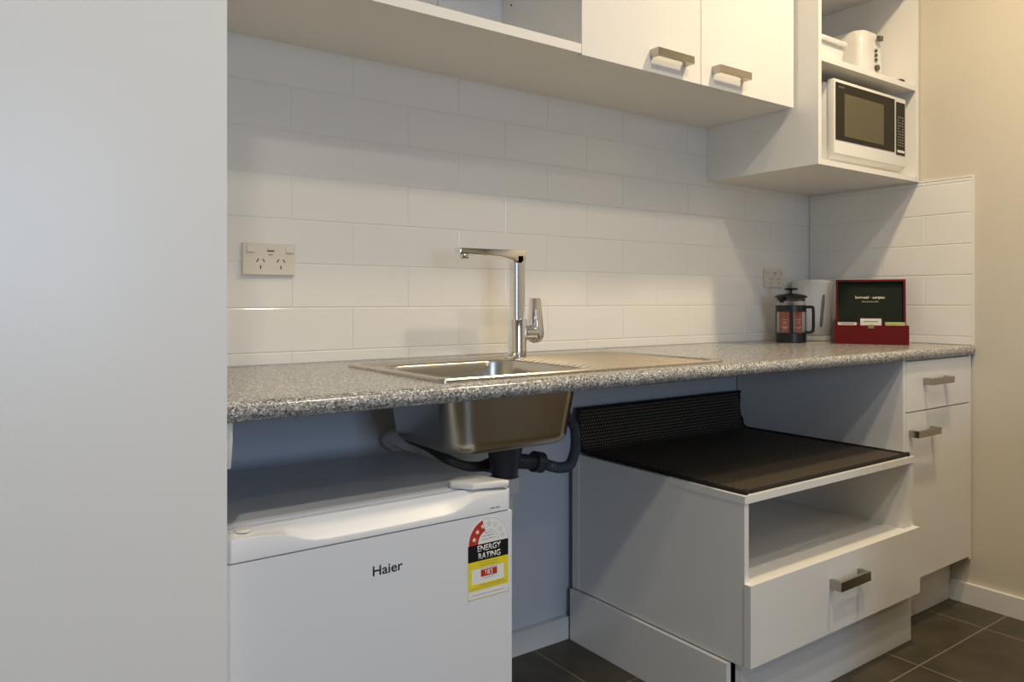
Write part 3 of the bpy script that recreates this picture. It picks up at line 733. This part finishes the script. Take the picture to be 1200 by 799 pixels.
# ------------------------------------------------------------------ on the worktop, right end
# coffee plunger
px, py, z = 1.753, -.130, ZT
t = thing('coffee_plunger', (px, py, z), 'black and clear glass coffee plunger beside the white kettle', 'coffee plunger')
bm = bmesh.new(); lathe(bm, px, py, [(.0485, z+.0003), (.0515, z+.002), (.0515, z+.034), (.050, z+.034), (.050, z+.006), (.001, z+.005)], 48, cap=False); obj('base_sleeve', bm, blackp, t, smooth=True)
bm = bmesh.new(); lathe(bm, px, py, [(.0515, z+.108), (.0515, z+.131), (.0500, z+.131), (.0500, z+.108), (.0515, z+.108)], 48, cap=False)
for k in range(4):
    a = R(35+90*k); c_, s_ = math.cos(a), math.sin(a)
    for w in (1,):
        d_ = Vector((-s_, c_, 0)); e_ = Vector((c_, s_, 0)); q = Vector((px, py, 0))
        vs = []
        for zz in (z+.030, z+.110):
            for rr_, ww in ((.0502, -.006), (.0518, -.006), (.0518, .006), (.0502, .006)):
                p = q+e_*rr_+d_*ww; vs.append(bm.verts.new((p.x, p.y, zz)))
        for f in ((0, 1, 5, 4), (1, 2, 6, 5), (2, 3, 7, 6), (3, 0, 4, 7)): bm.faces.new([vs[i] for i in f])
obj('frame', bm, blackp, t, smooth=True)
bm = bmesh.new(); lathe(bm, px, py, [(.001, z+.0065), (.049, z+.007), (.0492, z+.010), (.0492, z+.150), (.0505, z+.156), (.0485, z+.156), (.047, z+.150), (.047, z+.012), (.001, z+.011)], 48, cap=False)
obj('glass_beaker', bm, glass, t, smooth=True)
bm = bmesh.new(); lathe(bm, px, py, [(.046, z+.146), (.0465, z+.1565), (.054, z+.1575), (.0545, z+.162), (.050, z+.166), (.03, z+.171), (.008, z+.173)], 48)
prism(bm, [(px-.052, z+.158), (px-.066, z+.162), (px-.064, z+.152), (px-.052, z+.140)], py-.008, py+.008, 'y')
obj('lid', bm, blackp, t, smooth=True)
bm = bmesh.new(); cyl(bm, (px, py, z+.172), (px, py, z+.188), .0045, n=16); lathe(bm, px, py, [(.006, z+.184), (.022, z+.186), (.024, z+.189), (.020, z+.192), (.004, z+.193)], 32)
obj('plunger_knob', bm, blackp, t, smooth=True)
bm = bmesh.new()
hd = Vector((.85, -.53, 0)).normalized(); 
pts = [Vector((px, py, z))+hd*r0+Vector((0, 0, h)) for r0, h in ((.050, .124), (.074, .125), (.081, .118), (.082, .080), (.081, .045), (.074, .036), (.050, .035))]
tube(bm, pts, .0052, 10); obj('handle', bm, blackp, t, smooth=True)
for k, (dx, dy, lab_) in enumerate(((-.0125, .016, 'orange foil coffee sachet inside the plunger, left'), (.0150, -.019, 'orange foil coffee sachet inside the plunger, right'))):
    t2 = thing('coffee_sachet', (px+dx, py+dy, z+.013), lab_, 'sachet', 'coffee sachets in the plunger')
    t2.rotation_euler = (0, 0, R(-56)); ORG[t2.name] = Vector((0, 0, 0))
    bm = bmesh.new()
    n_ = 10; hw = .0185 if k == 0 else .0125
    front, back = [], []
    for j in range(n_+1):
        zz = .098*j/n_+.0; bul = .006*math.sin(math.pi*j/n_)
        front.append([bm.verts.new((u*hw, -.0008-bul*(1-u*u), zz)) for u in (-1, -.5, 0, .5, 1)]); back.append([bm.verts.new((u*hw, .0008+bul*(1-u*u), zz)) for u in (-1, -.5, 0, .5, 1)])
    for j in range(n_):
        for i in range(4):
            bm.faces.new((front[j][i], front[j][i+1], front[j+1][i+1], front[j+1][i])); bm.faces.new((back[j][i], back[j+1][i], back[j+1][i+1], back[j][i+1]))
        bm.faces.new((front[j][0], front[j+1][0], back[j+1][0], back[j][0])); bm.faces.new((front[j][4], back[j][4], back[j+1][4], front[j+1][4]))
    obj('foil_pouch', bm, orange, t2)
    bm = bmesh.new()
    for q, (zz, ww) in enumerate(((.066, .009), (.056, .006), (.040, .010), (.035, .007), (.026, .009))): box(bm, -ww, ww, -.0082, -.0075, zz, zz+.0025)
    obj('printed_lines', bm, inkwhite, t2)

# kettle
kx, ky = 1.952, -.086
t = thing('electric_kettle', (kx, ky, ZT), 'white electric kettle with grey water gauge in the corner of the worktop', 'kettle')
bm = bmesh.new(); lathe(bm, kx, ky, [(.062, ZT+.0003), (.065, ZT+.002), (.065, ZT+.016), (.060, ZT+.019)], 48); obj('power_base', bm, plastic, t, smooth=True)
bm = bmesh.new()
ls = []
for h_, r0, sp_ in ((.021, .062, 0), (.024, .064, 0), (.10, .067, 0), (.17, .071, .002), (.20, .073, .010), (.214, .074, .018), (.217, .072, .018)):
    ring = []
    for i in range(64):
        a = 2*math.pi*i/64; da = abs((math.degrees(a)-215+180) % 360-180)
        rr_ = r0+sp_*max(0, 1-da/28)
        if h_ > .2: pass
        ring.append((kx+rr_*math.cos(a), ky+rr_*math.sin(a)*.98, ZT+h_+(.004*max(0, 1-da/40) if h_ > .19 else 0)))
    ls.append(ring)
loft(bm, ls, True, True); kb = obj('jug', bm, plastic, t, smooth=True)
bm = bmesh.new(); lathe(bm, kx, ky, [(.066, ZT+.2175), (.064, ZT+.222), (.040, ZT+.2265), (.001, ZT+.228)], 48); obj('lid', bm, plastic, t, smooth=True)
# gauge: vertical strip set on the wall of the jug facing the room
bm = bmesh.new()
ga = R(243)
rows_ = []
for j in range(13):
    hh = .052+.118*j/12; rj = .0655+(.0725-.0655)*(hh-.03)/.16
    wv = .0052*min(1, math.sqrt(max(0, 1-((j-6)/6.3)**8)))
    aa = ga+.10*(j-6)/12*1.2
    rows_.append([bm.verts.new((kx+(rj+.0012)*math.cos(aa+s*wv/rj), ky+(rj+.0012)*math.sin(aa+s*wv/rj)*.98, ZT+hh)) for s in (-1, 0, 1)])
for a_, c_ in zip(rows_, rows_[1:]):
    for i in range(2): bm.faces.new((a_[i], a_[i+1], c_[i+1], c_[i]))
gs = obj('water_gauge', bm, smoke, t, smooth=True)
sm = gs.modifiers.new('thickness', 'SOLIDIFY'); sm.thickness = .003; sm.offset = 0
bm = bmesh.new()
hd = Vector((.80, .60, 0)).normalized() 
hd = Vector((.985, -.17, 0)).normalized()
# D handle behind the jug, towards the side wall
pts = [Vector((kx, ky, ZT))+hd*r0+Vector((0, 0, h)) for r0, h in ((.066, .200), (.086, .204), (.096, .19), (.093, .12), (.088, .06), (.078, .045), (.062, .043))]
tube(bm, pts, .0085, 12); obj('handle', bm, plastic, t, smooth=True)

# tea box, turned to face the camera
ex = Vector((.5, -.866, 0)); ang = math.atan2(ex.y, ex.x)
t = thing('tea_box', (1.794, -.270, ZT), 'open red lacquered wooden tea box with black velvet lid lining', 'tea box', rz=ang)
BW, BD, BH, tk = .2275, .132, .064, .007
bm = bmesh.new()
box(bm, 0, BW, 0, BD, .0003, .006); box(bm, 0, BW, 0, tk, .006, BH); box(bm, 0, BW, BD-tk, BD, .006, BH); box(bm, 0, tk, tk, BD-tk, .006, BH); box(bm, BW-tk, BW, tk, BD-tk, .006, BH)
obj('tray', bm, redwood, t, bevel=.0008)
# compartment dividers
bm = bmesh.new()
for x in (BW/3, 2*BW/3): box(bm, x-.002, x+.002, tk, BD-tk, .006, BH-.006)
box(bm, tk, BW-tk, BD/2-.002, BD/2+.002, .006, BH-.006); obj('dividers', bm, greenfelt, t)
# lid: shallow tray standing up, hinged on the rear top edge, leaning back a little
lean = R(7); LH = .157; LD = .022
def LP(x, v_, d_):  # v_ up the lid, d_ towards the front
    return (x, BD-.001+v_*math.sin(lean)*1.0-d_*math.cos(lean), BH+v_*math.cos(lean)+d_*math.sin(lean)*-1*-1*.0+.0015)
def lbox(bm, x0, x1, v0, v1, d0, d1):
    vs = [bm.verts.new(LP(x, v_, d_)) for d_ in (d0, d1) for v_ in (v0, v1) for x in (x0, x1)]
    for f in ((0, 2, 3, 1), (4, 5, 7, 6), (0, 1, 5, 4), (2, 6, 7, 3), (0, 4, 6, 2), (1, 3, 7, 5)): bm.faces.new([vs[i] for i in f])
bm = bmesh.new()
lbox(bm, .003, BW-.003, 0, LH, -.001, .004); lbox(bm, .003, BW-.003, LH-tk, LH, .004, LD); lbox(bm, .003, BW-.003, 0, tk, .004, LD)
lbox(bm, .003, .003+tk, tk, LH-tk, .004, LD); lbox(bm, BW-.003-tk, BW-.003, tk, LH-tk, .004, LD)
bmesh.ops.recalc_face_normals(bm, faces=bm.faces[:])
ld = obj('lid', bm, redwood, t)
bm = bmesh.new(); lbox(bm, .003+tk, BW-.003-tk, tk, LH-tk, .004, .0075); bmesh.ops.recalc_face_normals(bm, faces=bm.faces[:]); obj('velvet_lining', bm, greenfelt, ld)
def lid_text(s, x0, x1, v0, v1, bold):
    o = text_obj('gilt_lettering', s, gold, t, x0, x1, v0, v1, 0, bold, ext=.0003)
    for v_ in o.data.vertices:
        x, y, z_ = v_.co; v_.co = LP(x, z_, .0078-y)
    o.parent = ld
lid_text('bornzal · carpso', .066, .160, .086, .099, .03)
lid_text('finest tea and coffee', .088, .140, .077, .082, 0)
bm = bmesh.new(); box(bm, BW/2-.009, BW/2+.009, -.0016, -.0001, BH-.010, BH+.002); box(bm, BW/2-.004, BW/2+.004, -.0032, -.0016, BH-.007, BH-.001); obj('clasp', bm, brass, t, bevel=.0003)
bm = bmesh.new(); lbox(bm, BW/2-.006, BW/2+.006, LH, LH+.003, LD-.006, LD); obj('catch', bm, brass, ld)
for x in (.03, BW-.045):
    bm = bmesh.new(); cyl(bm, (x, BD+.0015, BH+.0005), (x+.016, BD+.0015, BH+.0005), .0018, n=10); obj('hinge', bm, brass, t)
teag = mat('green_printed_paper', (.45, .50, .22), .5, bump=(200, .1, .0005))
teaw = mat('cream_paper', (.78, .74, .64), .5, bump=(200, .1, .0005))
Mx = Matrix.Translation((1.794, -.270, ZT)) @ Matrix.Rotation(ang, 4, 'Z')
def tea(x0, x1, ztop, m, dy, lab_, lean_=0):
    loc = Mx @ Vector(((x0+x1)/2, dy, .0065))
    t2 = thing('tea_bag_envelope', loc, lab_, 'tea bag', 'tea bag envelopes in the box', rz=ang)
    w = (x1-x0)/2; bm = bmesh.new(); box(bm, -w, w, -.0012, .0012, 0, ztop-.0065)
    e_ = obj('paper_envelope', bm, m, t2, bevel=.0004)
    bm = bmesh.new(); box(bm, -w*.7, w*.7, -.0017, -.0013, ztop-.0125, ztop-.0095)
    obj('printed_band', bm, inkgrey if m is teaw else inkyel, t2)
for k in range(3):
    tea(.011, .070, .0735-k*.0005, teaw, .018+k*.006, ['cream tea bag envelope at the front of the left compartment', 'cream tea bag envelope in the middle of the left compartment', 'cream tea bag envelope at the rear of the left compartment'][k])
for k in range(3):
    tea(.0815, .146, .0815+k*.0025, teaw, .018+k*.006, ['taller printed tea bag envelope at the front of the middle compartment', 'taller printed tea bag envelope in the middle of the centre compartment', 'tallest tea bag envelope at the rear of the middle compartment'][k])
for k in range(3):
    tea(.157, .216, .0755-k*.0005, teag, .018+k*.006, ['green tea bag envelope at the front of the right compartment', 'green tea bag envelope in the middle of the right compartment', 'green tea bag envelope at the rear of the right compartment'][k])
